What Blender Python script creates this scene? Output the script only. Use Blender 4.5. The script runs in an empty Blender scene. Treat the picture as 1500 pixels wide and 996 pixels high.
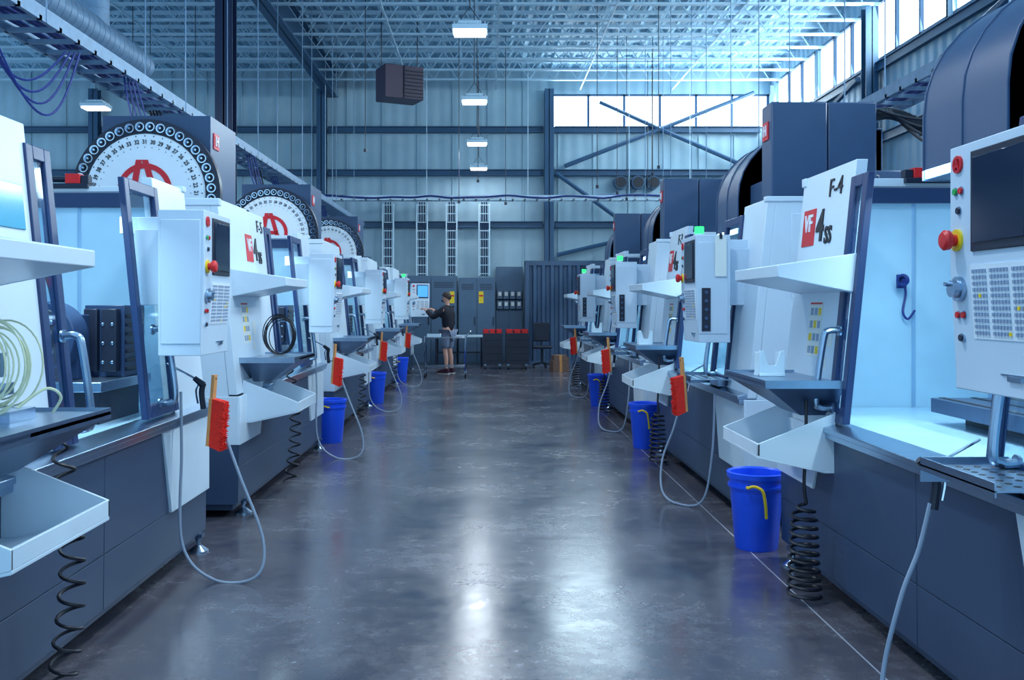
import bpy, bmesh, math, random
from mathutils import Vector, Matrix
random.seed(4)
scene=bpy.context.scene
C=scene.collection
try:
    scene.view_settings.view_transform='Standard'
    scene.view_settings.look='None'
except Exception: pass

def lin(c):
    c=c/255.0
    return c/12.92 if c<=0.04045 else ((c+0.055)/1.055)**2.4
def rgb(r,g,b): return (lin(r),lin(g),lin(b),1)

MATS={}
def mat(name,col,rough=0.5,metal=0.0,var=0.12,scale=6.0,emit=None,es=0,bump=0.0,spec=0.5):
    if name in MATS: return MATS[name]
    m=bpy.data.materials.new(name); m.use_nodes=True
    nt=m.node_tree; b=nt.nodes['Principled BSDF']
    c=rgb(*col)
    tc=nt.nodes.new('ShaderNodeTexCoord'); nz=nt.nodes.new('ShaderNodeTexNoise')
    nz.inputs['Scale'].default_value=scale; nz.inputs['Detail'].default_value=3
    nt.links.new(tc.outputs['Object'],nz.inputs['Vector'])
    mx=nt.nodes.new('ShaderNodeMix'); mx.data_type='RGBA'
    mx.inputs[6].default_value=tuple(x*(1-var) for x in c[:3])+(1,)
    mx.inputs[7].default_value=tuple(min(1,x*(1+var)) for x in c[:3])+(1,)
    nt.links.new(nz.outputs['Fac'],mx.inputs[0])
    nt.links.new(mx.outputs[2],b.inputs['Base Color'])
    b.inputs['Roughness'].default_value=rough
    b.inputs['Metallic'].default_value=metal
    b.inputs['Specular IOR Level'].default_value=spec
    if emit:
        b.inputs['Emission Color'].default_value=rgb(*emit); b.inputs['Emission Strength'].default_value=es
    if bump>0:
        bp=nt.nodes.new('ShaderNodeBump'); bp.inputs['Strength'].default_value=bump
        nt.links.new(nz.outputs['Fac'],bp.inputs['Height']); nt.links.new(bp.outputs['Normal'],b.inputs['Normal'])
    MATS[name]=m; return m

WHITE=mat('white_paint',(212,228,240),0.32,0,0.04)
WHITE2=mat('pendant_paint',(196,214,230),0.4,0,0.04)
INNER=mat('interior_liner',(166,206,232),0.26,0,0.3,1.8)
INNERD=mat('liner_seam',(130,172,206),0.4,0,0.1)
NAVY=mat('navy_paint',(38,60,96),0.38,0,0.1)
SKIRT=mat('skirt_paint',(50,70,98),0.42,0,0.1,4)
FRAME=mat('door_frame_paint',(32,56,100),0.35,0,0.1)
COVER=mat('cover_paint',(50,76,110),0.4,0,0.08)
STEEL=mat('brushed_steel',(160,182,204),0.28,1,0.1,20)
DSTEEL=mat('dark_steel',(86,106,135),0.35,0.9,0.15,20)
CHROME=mat('chrome',(215,228,240),0.12,1,0.03)
BLACK=mat('black_rubber',(14,18,32),0.45,0,0.2)
DARK=mat('dark_plastic',(26,34,54),0.4,0,0.15)
RED=mat('red_plastic',(214,32,34),0.4,0,0.06)
REDBR=mat('red_bristle',(240,40,26),0.8,0,0.3,60,bump=0.5)
YEL=mat('yellow_plastic',(240,205,30),0.45,0,0.08)
GRN=mat('green_plastic',(30,170,80),0.4,0,0.06)
WOOD=mat('brush_wood',(214,150,90),0.55,0,0.2,30)
BLUEP=mat('blue_bucket_plastic',(24,84,232),0.36,0,0.08)
DBLUE=mat('deep_blue_cable',(18,44,120),0.5,0,0.2)
SCREEN=mat('screen_glass',(22,36,60),0.12,0,0.1)
SCRLIT=mat('lit_screen',(60,140,220),0.3,0,0.2,20,emit=(90,170,240),es=0.8)
PANEC=mat('cyan_pane',(90,176,206),0.1,0,0.15,3)
KEYS=mat('key_caps',(142,160,184),0.5,0,0.1)
INK=mat('black_print',(20,22,34),0.5,0,0.05)
REDP=mat('red_print',(206,26,40),0.45,0,0.03)
WPRINT=mat('white_print',(226,236,244),0.5,0,0.02)
BEAC=mat('green_beacon',(40,215,100),0.3,0,0.05,emit=(40,240,100),es=2.2)
LAMPE=mat('lamp_lens',(255,255,255),0.4,0,0.01,emit=(255,250,252),es=5)
HOSEG=mat('grey_hose',(140,154,174),0.4,0,0.1)
HOSEY=mat('clear_yellow_hose',(222,226,190),0.25,0,0.1)
CARD=mat('cardboard',(120,92,80),0.8,0,0.15)
MAROON=mat('maroon_enamel',(66,46,70),0.45,0,0.15)
STEELW=mat('roof_steel_paint',(184,212,228),0.5,0,0.15,2)
PALE=mat('pale_metal_paint',(204,226,238),0.5,0,0.1,2)
BEAM=mat('beam_paint',(48,84,116),0.5,0,0.15,2)
DBEAM=mat('dark_column_paint',(22,40,74),0.45,0,0.15,2)
CABG=mat('cabinet_grey',(80,106,132),0.5,0,0.1)
GALV=mat('galvanised',(118,146,172),0.5,0.3,0.25,12)
SKIN=mat('skin',(214,160,140),0.5,0,0.08)
HAIR=mat('brown_hair',(54,40,38),0.7,0,0.3,80)
HOOD=mat('black_hoodie',(16,18,34),0.8,0,0.25,30)
SHORT=mat('grey_shorts',(112,124,148),0.8,0,0.15,30)
SHOE=mat('plum_sneaker',(64,26,48),0.6,0,0.15)
LBL=mat('label_paper',(225,230,225),0.5,0,0.03)

def glass():
    m=bpy.data.materials.new('door_glass'); m.use_nodes=True
    nt=m.node_tree; nt.nodes.clear()
    o=nt.nodes.new('ShaderNodeOutputMaterial'); t=nt.nodes.new('ShaderNodeBsdfTransparent')
    t.inputs['Color'].default_value=(0.88,0.96,1,1)
    g=nt.nodes.new('ShaderNodeBsdfGlossy'); g.inputs['Roughness'].default_value=0.04
    fr=nt.nodes.new('ShaderNodeLayerWeight'); fr.inputs['Blend'].default_value=.3
    ml=nt.nodes.new('ShaderNodeMath'); ml.operation='MULTIPLY'; ml.inputs[1].default_value=.35
    nt.links.new(fr.outputs['Facing'],ml.inputs[0])
    mx=nt.nodes.new('ShaderNodeMixShader')
    nt.links.new(ml.outputs[0],mx.inputs[0]); nt.links.new(t.outputs[0],mx.inputs[1]); nt.links.new(g.outputs[0],mx.inputs[2])
    nt.links.new(mx.outputs[0],o.inputs[0]); return m
GLASS=glass()

class M:
    def __init__(s): s.v=[];s.f=[];s.m=[]
    def add(s,vs,fs,m=0):
        k=len(s.v); s.v+= [tuple(v) for v in vs]
        for f in fs: s.f.append([i+k for i in f]); s.m.append(m)
        return s
    def box(s,x0,x1,y0,y1,z0,z1,m=0):
        vs=[(x,y,z) for x in(x0,x1) for y in(y0,y1) for z in(z0,z1)]
        return s.add(vs,[(0,1,3,2),(4,6,7,5),(0,4,5,1),(2,3,7,6),(0,2,6,4),(1,5,7,3)],m)
    def prism(s,pts,ax,t0,t1,m=0):
        n=len(pts)
        def mk(p,t):
            return {'y':(p[0],t,p[1]),'x':(t,p[0],p[1]),'z':(p[0],p[1],t)}[ax]
        vs=[mk(p,t0) for p in pts]+[mk(p,t1) for p in pts]
        fs=[list(range(n)),list(range(2*n-1,n-1,-1))]+[(i,(i+1)%n,(i+1)%n+n,i+n) for i in range(n)]
        return s.add(vs,fs,m)
    def ring(s,c,u,w,r,n): return [c+u*(r*math.cos(2*math.pi*i/n))+w*(r*math.sin(2*math.pi*i/n)) for i in range(n)]
    def cyl(s,p,q,r,r2=None,n=14,m=0,cap=True):
        p=Vector(p);q=Vector(q); r2=r if r2 is None else r2
        d=(q-p).normalized(); u=d.orthogonal().normalized(); w=d.cross(u)
        vs=s.ring(p,u,w,r,n)+s.ring(q,u,w,r2,n)
        fs=[(i,(i+1)%n,(i+1)%n+n,i+n) for i in range(n)]
        if cap: fs+=[list(range(n-1,-1,-1)),list(range(n,2*n))]
        return s.add(vs,fs,m)
    def tube(s,pts,r,n=7,m=0,closed=False):
        pts=[Vector(p) for p in pts]; vs=[];k=len(pts)
        u=None
        for i,p in enumerate(pts):
            a=pts[max(i-1,0)]; b=pts[min(i+1,k-1)]
            if closed: a=pts[(i-1)%k]; b=pts[(i+1)%k]
            d=(b-a).normalized()
            if u is None: u=d.orthogonal().normalized()
            else:
                u=(u-d*u.dot(d)); u=u.normalized() if u.length>1e-6 else d.orthogonal().normalized()
            w=d.cross(u); vs+=s.ring(p,u,w,r,n)
        fs=[]
        for i in range(k if closed else k-1):
            j=(i+1)%k
            for t in range(n): fs.append((i*n+t,i*n+(t+1)%n,j*n+(t+1)%n,j*n+t))
        if not closed: fs+=[list(range(n-1,-1,-1)),[ (k-1)*n+t for t in range(n)]]
        return s.add(vs,fs,m)
    def lathe(s,prof,c,ax,n=24,m=0):
        c=Vector(c);d=Vector(ax).normalized();u=d.orthogonal().normalized();w=d.cross(u);vs=[]
        for r,h in prof: vs+=s.ring(c+d*h,u,w,max(r,1e-4),n)
        fs=[]
        for i in range(len(prof)-1):
            for t in range(n): fs.append((i*n+t,i*n+(t+1)%n,(i+1)*n+(t+1)%n,(i+1)*n+t))
        return s.add(vs,fs,m)
    def mesh(s,me,mtx,m=0):
        return s.add([mtx@v.co for v in me.vertices],[list(p.vertices) for p in me.polygons],m)
    def build(s,name,mats,org=(0,0,0),bevel=0,smooth=True,recalc=True):
        me=bpy.data.meshes.new(name); o=Vector(org)
        me.from_pydata([Vector(v)-o for v in s.v],[],s.f)
        if not isinstance(mats,(list,tuple)): mats=[mats]
        for x in mats: me.materials.append(x)
        for p,i in zip(me.polygons,s.m): p.material_index=i
        if recalc:
            bm=bmesh.new(); bm.from_mesh(me); bmesh.ops.recalc_face_normals(bm,faces=bm.faces); bm.to_mesh(me); bm.free()
        if smooth:
            me.shade_smooth(); me.set_sharp_from_angle(angle=0.6)
        ob=bpy.data.objects.new(name,me); ob.location=o
        if bevel:
            b=ob.modifiers.new('bevel','BEVEL'); b.width=bevel; b.segments=2; b.limit_method='ANGLE'
        return ob

def top(o,label,cat,group=None):
    o['label']=label; o['category']=cat
    if group: o['group']=group
    return o
def struct(o): o['kind']='structure'; return o
def empty(name,loc):
    e=bpy.data.objects.new(name,None); e.location=loc; e.empty_display_size=0.2; C.objects.link(e); return e

TC={}
def text(s,off=.012):
    k=(s,off)
    if k not in TC:
        cu=bpy.data.curves.new('t','FONT'); cu.body=s; cu.size=1; cu.align_x='CENTER'; cu.align_y='CENTER'; cu.extrude=0.004; cu.resolution_u=3; cu.offset=off
        o=bpy.data.objects.new('t',cu); C.objects.link(o)
        dg=bpy.context.evaluated_depsgraph_get(); dg.update()
        TC[k]=bpy.data.meshes.new_from_object(o.evaluated_get(dg)); bpy.data.objects.remove(o)
    return TC[k]
def basis(o,X,Y,sx=1,sy=1,shear=0):
    X=Vector(X).normalized();Y=Vector(Y).normalized();Z=X.cross(Y)
    Xs=X*sx; Ys=(Y+X*shear)*sy
    return Matrix(((Xs.x,Ys.x,Z.x,o[0]),(Xs.y,Ys.y,Z.y,o[1]),(Xs.z,Ys.z,Z.z,o[2]),(0,0,0,1)))
def smooth_path(pts,k=8):
    pts=[Vector(p) for p in pts]; out=[]
    P=[pts[0]]+pts+[pts[-1]]
    for i in range(1,len(P)-2):
        for j in range(k):
            t=j/k; a,b,c,d=P[i-1],P[i],P[i+1],P[i+2]
            out.append(0.5*((2*b)+(c-a)*t+(2*a-5*b+4*c-d)*t*t+(3*b-a-3*c+d)*t**3))
    out.append(pts[-1]); return out

# ============================================================ MACHINE TEMPLATE
O=Vector((2.6,1.25,0))
PARTS=[]
def part(key,obj,parent=None,tag='all',label=None):
    if label: obj['label']=label
    PARTS.append((key,obj,parent,tag)); return obj
def fb(z): return 1.755+(z-0.87)*0.10
def lean(m,a0,a1,z0,z1,t0,t1,mi=0):
    m.prism([(fb(z0)+t0,z0),(fb(z1)+t0,z1),(fb(z1)+t1,z1),(fb(z0)+t1,z0)],'y',a0,a1,mi)
def sb(z): return 1.755-(z-0.1)*0.01
def sk(m,a0,a1,z0,z1,t,mi=0):
    m.prism([(sb(z0)-t,z0),(sb(z1)-t,z1),(sb(z1)+0.02,z1),(sb(z0)+0.02,z0)],'y',a0,a1,mi)
LX=(0,-1,0); LY=(0.1,0,0.995)

m=M(); m.prism([(1.76,.1),(1.75,.86),(3.6,.86),(3.6,.1)],'y',-.45,2.95)
for a0,a1 in((-.44,1.14),(1.145,2.94)):
    sk(m,a0,a1,.11,.36,.004); sk(m,a0,a1,.364,.85,.004)
m.box(1.80,3.5,-.4,2.9,.05,.1)
part('base_skirt',m.build('base_skirt',SKIRT,O,0.002))

m=M()
lean(m,-.45,.12,.87,2.22,0,.06)
lean(m,2.15,2.95,.87,2.25,0,.06)
for a0,a1 in((-.45,-.41),(2.91,2.95)):
    m.prism([(fb(.87)+.06,.86),(fb(2.22)+.06,2.22),(3.6,2.22),(3.6,.86)],'y',a0,a1)
m.box(3.56,3.6,-.41,2.91,.86,2.22)
m.prism([(-.455,.36),(.25,.36),(.40,.86),(-.455,.86)],'x',1.732,1.76)
m.prism([(2.35,.52),(2.955,.52),(2.955,.86),(2.2,.86)],'x',1.732,1.76)
m.prism([(1.75,.36),(1.74,.86),(2.6,.86),(2.6,.6),(2.2,.36)],'y',-.458,-.44)
m.prism([(1.75,.52),(1.74,.86),(2.6,.86),(2.6,.6),(2.2,.52)],'y',2.94,2.958)
for x0,x1,z0,z1 in((2.05,2.55,.95,1.5),(2.05,2.55,1.55,2.12),(2.62,3.4,.95,2.12)):
    m.box(x0,x1,-.457,-.449,z0,z1); m.box(x0,x1,2.949,2.957,z0,z1)
m.box(fb(2.2)-.01,3.6,-.46,-.40,2.2,2.235); m.box(fb(2.2)-.01,3.6,2.90,2.96,2.2,2.25)
part('enclosure',m.build('enclosure',WHITE,O,0.005))
m=M(); lean(m,1.6,2.15,.91,2.24,0,.05)
part('front_panel',m.build('front_panel',WHITE,O,0.004),tag='left')
m=M(); lean(m,1.68,2.0,1.80,1.98,-.006,0)
part('side_window',m.build('side_window',PANEC,O,0.004),tag='first')

m=M()
m.box(3.52,3.555,-.4,2.9,.88,2.2); m.box(1.9,3.52,-.405,-.385,.88,2.18); m.box(1.9,3.52,2.885,2.905,.88,2.18)
for i in range(5): m.box(3.505,3.52,-.2+i*.65,-.17+i*.65,.9,2.2,1)
for a in(-.384,2.877):
    for xx in(2.5,2.95): m.box(xx,xx+.02,a,a+.007,.9,2.1,1)
m.prism([(1.8,.865),(3.5,.865),(3.5,1.0),(2.6,.9),(1.8,.9)],'y',-.38,2.88)
part('interior_liner',m.build('interior_liner',[INNER,INNERD],O,0.002))
for a0,a1 in((-.41,-.36),(2.86,2.91)):
    m=M(); m.box(2.0,3.5,a0,a1,2.1,2.19)
    part('wall_rim',m.build('wall_rim',NAVY,O,0.003))
m=M()
m.box(2.25,2.9,.35,2.1,.96,1.03)
for i in range(4): m.box(2.29+i*.16,2.32+i*.16,.35,2.1,1.03,1.033,1)
m.box(2.4,2.7,.4,2.05,.88,.96,1)
part('work_table',m.build('work_table',[DSTEEL,BLACK],O,0.004))
m=M(); m.box(3.0,3.5,.9,1.6,.9,2.6); m.box(2.55,3.0,1.05,1.45,1.8,2.55)
m.cyl((2.7,1.25,1.8),(2.7,1.25,1.6),.1,.08,20,1); m.cyl((2.7,1.25,1.6),(2.7,1.25,1.5),.05,.03,16,1)
part('spindle_head',m.build('spindle_head',[COVER,STEEL],O,0.01))
m=M()
m.box(1.93,2.14,.12,.42,1.12,1.50); m.box(1.95,2.03,.42,.48,1.15,1.48,1); m.box(2.06,2.13,.42,.46,1.15,1.48,1)
m.cyl((2.24,.56,1.34),(2.24,.74,1.34),.18,None,36,0); m.cyl((2.24,.73,1.34),(2.24,.755,1.34),.15,None,36,1); m.cyl((2.24,.755,1.34),(2.24,.79,1.34),.045,None,20,2)
m.box(2.10,2.42,.20,.60,1.12,1.45,0); m.box(1.9,2.5,.1,.8,1.07,1.12,2); m.box(1.95,2.5,.15,.7,.88,1.07,1)
for i in range(7): m.box(1.922,1.93,.14,.4,1.15+i*.047,1.17+i*.047,1)
for i in range(8):
    th=i*math.pi/4; m.cyl((2.24+.105*math.cos(th),.755,1.34+.105*math.sin(th)),(2.24+.105*math.cos(th),.768,1.34+.105*math.sin(th)),.013,None,8,2)
for i in range(6): m.cyl((1.97+.05*(i%2),.48,1.2+.1*(i//2)),(1.97+.05*(i%2),.49,1.2+.1*(i//2)),.010,None,8,2)
m.tube(smooth_path([(2.3,.4,1.45),(2.32,.42,1.6),(2.42,.3,1.75),(2.5,.0,1.9)]),.018,8,1)
part('rotary_fixture',m.build('rotary_fixture',[NAVY,DARK,STEEL],O,0.006),tag='left')
m=M(); c=(2.42,2.80,1.64)
m.lathe([(.015,0),(.032,.02),(.036,.05),(.02,.065)],c,(-.5,-.8,.1),18,0)
m.tube(smooth_path([(2.44,2.84,1.62),(2.45,2.85,1.56),(2.43,2.84,1.46),(2.46,2.84,1.42),(2.50,2.84,1.47)]),.007,7,0)
m.box(2.41,2.46,2.86,2.885,1.6,1.68)
part('wash_nozzle',m.build('wash_nozzle',DBLUE,O),tag='right')

m=M(); m.prism([(1.69,.86),(1.69,.885),(1.78,.905),(1.82,.905),(1.82,.86)],'y',-.44,2.2)
m.box(1.70,1.74,-.44,2.2,.83,.86)
part('sill_rail',m.build('sill_rail',STEEL,O,0.003))
for k,(a0,a1) in enumerate(((.10,.60),(1.95,2.17))):
    m=M(); t0,t1=(-.02,.015) if k==0 else (-.012,.025)
    w_=.06
    lean(m,a0,a0+w_,.91,2.16,t0,t1); lean(m,a1-w_,a1,.91,2.16,t0,t1)
    lean(m,a0+w_,a1-w_,2.10,2.16,t0,t1); lean(m,a0+w_,a1-w_,.91,.98,t0,t1)
    org=Vector((1.8,a0,.91))
    part('door%d'%k,m.build('door',FRAME,org,0.005))
    m=M(); lean(m,a0+w_,a1-w_,.98,2.10,.0,.006)
    part('glass%d'%k,m.build('door_window',GLASS,org),'door%d'%k)
    ha=.40 if k==0 else 2.10
    org=Vector((1.8,ha,1.18))
    m=M(); h0=Vector((fb(.98)-.015,ha,.98)); h1=Vector((fb(1.37)-.015,ha,1.37)); off=Vector((-.085,0,.0))
    m.tube(smooth_path([h0,h0+off*.7,h0+off+Vector((0,0,.05)),h1+off+Vector((0,0,-.05)),h1+off*.7,h1],6),.017,10)
    m.cyl(h0,h0+Vector((-.01,0,0)),.028); m.cyl(h1,h1+Vector((-.01,0,0)),.028)
    part('handle%d'%k,m.build('door_handle',STEEL,org),'door%d'%k,label='polished steel tubular handle')

PO=Vector((1.6,0,1.6))
m=M(); m.prism([(1.452,1.62),(1.452,1.99),(1.69,1.99),(1.69,1.24),(1.47,1.24),(1.47,1.30)],'y',-.25,.25)
m.box(1.68,1.86,-.12,.12,1.5,1.9); m.box(1.66,1.96,-.06,.06,1.88,1.97)
m.box(1.47,1.675,-.255,-.248,1.3,1.94); m.box(1.47,1.675,.248,.255,1.3,1.94)
part('control_panel',m.build('control_panel',WHITE2,PO,0.008))
for tg,mm in(('plain',SCREEN),('lit',SCRLIT)):
    m=M(); m.box(1.444,1.455,-.21,.11,1.66,1.96,0); m.box(1.438,1.446,-.19,.09,1.685,1.94,1)
    part('screen_'+tg,m.build('screen',[DARK,mm],PO,0.003),'control_panel',tag=tg)
m=M(); m.prism([(1.447,1.62),(1.462,1.40),(1.47,1.40),(1.456,1.62)],'y',-.22,.12,0)
rk=random.Random(5)
for i in range(19):
    for j in range(11):
        if i in(6,13): continue
        a=-.208+i*.0168; z=1.413+j*.0183; x=1.447+(1.62-z)*.068
        r_=rk.random()
        m.box(x-.004,x+.004,a,a+.0108,z,z+.0102,2 if r_<.015 else 1)
part('keypad',m.build('keypad',[WPRINT,KEYS,YEL],PO),'control_panel')
m=M(); m.cyl((1.452,.20,1.7),(1.444,.20,1.7),.034,None,20,1); m.cyl((1.444,.20,1.7),(1.428,.20,1.7),.018,None,16,0); m.lathe([(.02,0),(.03,.008),(.032,.022),(.024,.030),(0,.033)],(1.432,.20,1.7),(-1,0,0),20,0)
part('emergency_stop',m.build('emergency_stop',[RED,YEL],PO),'control_panel',label='red mushroom button on a yellow ring')
m=M(); m.cyl((1.455,.19,1.55),(1.442,.19,1.55),.038,None,24); m.cyl((1.442,.19,1.55),(1.424,.19,1.55),.028,.026,24); m.cyl((1.424,.205,1.565),(1.412,.205,1.565),.007,None,10)
part('jog_wheel',m.build('jog_wheel',STEEL,PO),'control_panel')
for z,a,mt in((1.85,.21,GRN),(1.85,.175,RED),(1.79,.19,DARK),(1.47,.21,RED),(1.47,.175,RED),(1.40,.19,DARK)):
    m=M(); x=1.453 if z>1.5 else 1.462
    m.cyl((x+.004,a,z),(x-.010,a,z),.010,None,14,0); m.cyl((x+.002,a,z),(x-.004,a,z),.014,None,14,1)
    part('btn',m.build('push_button',[mt,STEEL],PO),'control_panel')
m=M(); m.mesh(text('O'),basis((1.449,.195,1.93),LX,(0,0,1),.075,.075),0)
m.mesh(text('A'),basis((1.447,.195,1.93),LX,(0,0,1),.045,.05),0)
part('emblem',m.build('panel_emblem',REDP,PO),'control_panel')
m=M(); m.box(1.50,1.58,.0,.10,1.99,2.0); m.cyl((1.54,.05,1.99),(1.54,.05,2.02),.03,None,16,0)
m.cyl((1.54,.05,2.02),(1.54,.05,2.07),.034,None,16,1)
part('beacon',m.build('status_beacon',[WHITE2,BEAC],PO),'control_panel',label='small glowing green lamp',tag='beacon')
m=M(); m.box(1.466,1.472,-.16,-.02,1.30,1.305); m.box(1.462,1.47,-.13,-.06,1.285,1.30)
part('latch',m.build('panel_latch',STEEL,PO),'control_panel')
m=M(); m.box(1.49,1.55,-.262,-.25,1.32,1.62,0)
for i in range(5): m.cyl((1.52,-.262,1.35+i*.06),(1.52,-.268,1.35+i*.06),.012,None,12,1)
part('switch_strip',m.build('switch_strip',[DARK,DSTEEL],PO),'control_panel',tag='right')

m=M(); m.box(1.47,1.77,.02,.50,.955,.962)
m.box(1.47,1.476,.02,.50,.94,.985); m.box(1.47,1.77,.495,.50,.90,.985)
for i in range(8):
    for j in range(4): m.cyl((1.51+j*.06,.08+i*.05,.962),(1.51+j*.06,.08+i*.05,.9635),.012,None,8,1)
m.box(1.70,1.77,.15,.4,.9,.955)
part('holder_tray',m.build('holder_tray',[STEEL,BLACK],O,0.002),tag='right')

m=M(); m.prism([(1.44,1.64),(1.44,1.70),(1.45,1.70),(1.46,1.66),(1.84,1.69),(1.84,1.76),(1.86,1.76),(1.86,1.56)],'y',2.0,2.8)
m.prism([(1.44,1.64),(1.44,1.70),(1.84,1.76),(1.84,1.56)],'y',1.99,2.005); m.prism([(1.44,1.64),(1.44,1.70),(1.84,1.76),(1.84,1.56)],'y',2.795,2.81)
part('upper_shelf',m.build('upper_shelf',WHITE,O,0.004))
m=M(); m.box(1.38,1.78,2.0,2.8,1.10,1.112,0); m.box(1.38,1.385,2.0,2.8,1.085,1.125,0); m.box(1.38,1.78,1.995,2.0,1.085,1.125,0); m.box(1.38,1.78,2.8,2.805,1.085,1.125,0)
top4=[(1.39,2.01,1.09),(1.78,2.01,1.09),(1.78,2.79,1.09),(1.39,2.79,1.09)]
bot4=[(1.62,2.2,.93),(1.78,2.2,.93),(1.78,2.5,.93),(1.62,2.5,.93)]
m.add(top4+bot4,[(0,1,5,4),(1,2,6,5),(2,3,7,6),(3,0,4,7),(4,5,6,7),(3,2,1,0)],1)
part('side_table',m.build('side_table',[STEEL,DSTEEL],O))
m=M(); t=.012
def tray_side(a0,a1): m.prism([(1.36,.74),(1.36,.80),(1.76,.96),(1.76,.665),(1.68,.665)],'y',a0,a1)
tray_side(2.06,2.06+t); tray_side(2.76,2.76+t)
m.box(1.36,1.36+t,2.06,2.77,.74,.80)
m.add([(1.36,2.06,.74),(1.36,2.77,.74),(1.70,2.77,.665),(1.70,2.06,.665),(1.36,2.06,.728),(1.36,2.77,.728),(1.70,2.77,.653),(1.70,2.06,.653)],[(0,1,2,3),(7,6,5,4),(0,3,7,4),(1,5,6,2),(0,4,5,1),(3,2,6,7)])
m.box(1.70,1.76,2.06,2.77,.653,.665); m.box(1.75,1.76,2.06,2.77,.665,.96)
part('chip_tray',m.build('chip_tray',WHITE,O,0.002))

for tg,da in(('right',0.0),('leftbadge',-.60)):
    m=M(); lean(m,2.68+da,2.88+da,1.84,2.05,-.004,0)
    part('badge',m.build('model_badge',REDP,O),tag=tg)
    m=M()
    m.mesh(text('VF'),basis((fb(1.965)-.006,2.78+da,1.965),LX,LY,.12,.14),0)
    part('badge_letters',m.build('badge_lettering',WPRINT,O),tag=tg)
    m=M(); m.mesh(text('4',.03),basis((fb(1.94)-.003,2.59+da,1.935),LX,LY,.23,.24,0),0)
    m.mesh(text('SS',.025),basis((fb(1.885)-.003,2.455+da,1.88),LX,LY,.12,.13,.0),0)
    part('model_number',m.build('model_lettering',INK,O),tag=tg)
for u,a in(('F-4',2.40),('F-3',2.40),('F-5',1.78)):
    m=M(); m.mesh(text(u,.0),basis((fb(2.14)-.003,a,2.135),LX,LY,.16,.14),0)
    part('unit_'+u,m.build('unit_number',INK,O),tag=u)
m=M()
for j,(a,z,w,h) in enumerate(((2.42,1.22,.2,.3),(2.24,1.28,.07,.10),(2.30,1.0,.10,.08),(2.3,1.16,.06,.06))):
    lean(m,a,a+w,z,z+h,-.003,0,0)
for i in range(3):
    for j in range(4):
        lean(m,2.435+i*.06,2.475+i*.06,1.235+j*.07,1.275+j*.07,-.005,-.002,1 if (i+j)%3==0 else 2)
lean(m,2.43,2.61,1.505,1.515,-.005,-.002,3); lean(m,2.31,2.39,1.055,1.07,-.005,-.002,3)
part('warning_label',m.build('warning_label',[LBL,YEL,KEYS,REDP],O))

for k,(b,a) in enumerate(((1.76,-.32),(1.76,2.75),(3.4,-.3),(3.4,2.8))):
    org=Vector((b,a,0)); m=M()
    m.lathe([(.0,0),(.06,0),(.06,.01),(.035,.028),(.02,.04),(.0,.04)],(b,a,0),(0,0,1),20,0)
    m.cyl((b,a,.03),(b,a,.12),.012,None,10,0); m.cyl((b,a,.07),(b,a,.085),.022,None,6,0)
    m.box(b-.03,b+.1,a-.03,a+.03,.09,.11,1)
    part('foot%d'%k,m.build('leveling_foot',[STEEL,SKIRT],org))
for k,(b,a,tg) in enumerate(((2.6,-.43,'left'),(2.6,2.9,'right'))):
    m=M(); m.box(b-.09,b+.0,a-.03,a+.05,2.25,2.31,0); m.box(b-.14,b-.09,a-.02,a+.04,2.25,2.30,1); m.cyl((b,a,2.28),(b+.16,a,2.28),.018,None,10,1)
    m.box(b-.14,b+.16,a-.03,a+.05,2.22,2.25,1)
    part('valve',m.build('valve_block',[RED,DARK],O,0.003),tag=tg)
m=M(); m.box(2.12,2.95,1.6,2.33,1.9,2.95)
m.tube([(2.12,1.62,2.95),(2.95,1.62,2.95)],.006)
part('column_cover',m.build('column_cover',COVER,O,0.012),tag='wheel')
def hmark(m,a,z,s,b=2.108): m.mesh(text('H'),basis((b,a,z),LX,(0,0,1),s,s),1)
m=M(); m.box(2.112,2.12,2.12,2.26,2.71,2.83,0); hmark(m,2.19,2.77,.11)
part('cover_emblem',m.build('cover_emblem',[REDP,WPRINT],O),tag='wheel')
CO=Vector((2.57,2.45,2.34))
m=M(); m.lathe([(0,0),(.44,0),(.45,.012),(.44,.03),(0,.03)],CO,(0,1,0),64,0)
m.lathe([(.42,-.06),(.56,-.06),(.56,.01),(.43,.01),(.42,-.06)],CO,(0,1,0),64,1)
m.cyl(CO+Vector((0,-.12,0)),CO,.1,None,20,1)
for i in range(40):
    th=math.pi/2-2*math.pi*i/40
    X=Vector((-1,0,0));Y=Vector((0,0,1)); rad=X*math.cos(th)+Y*math.sin(th)
    tang=X*math.sin(th)-Y*math.cos(th)
    m.mesh(text(str((30-i)%40+1)),basis(CO+rad*.385+Vector((0,.031,0)),tang,rad,.038,.045),2)
    m.cyl(CO+rad*.43+Vector((0,.028,0)),CO+rad*.43+Vector((0,.032,0)),.005,None,8,2)
    m.cyl(CO+rad*.345+Vector((0,.028,0)),CO+rad*.345+Vector((0,.032,0)),.004,None,6,2)
part('tool_carousel',m.build('tool_carousel',[WPRINT,DARK,INK],CO),tag='wheel',label='round white numbered tool wheel with black rim')
m=M(); c=CO+Vector((0,.032,.02))
m.lathe([(.165,0),(.205,0),(.205,.004),(.165,.004),(.165,0)],c,(0,1,0),48,0)
for sx,dx in((-1,0),(1,0)):
    q=[(sx*.0+.02,.23),(sx*.045+.02,.23),(sx*.13,-.12),(sx*.08,-.12)]
    m.add([c+Vector((a_,.003,b_)) for a_,b_ in q]+[c+Vector((a_,.006,b_)) for a_,b_ in q],[(0,1,2,3),(7,6,5,4),(0,4,5,1),(1,5,6,2),(2,6,7,3),(3,7,4,0)],0)
m.box(c.x-.09,c.x+.09,c.y+.002,c.y+.006,c.z-.02,c.z+.02)
part('wheel_emblem',m.build('wheel_emblem',REDP,CO),'tool_carousel',tag='wheel')
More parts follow.
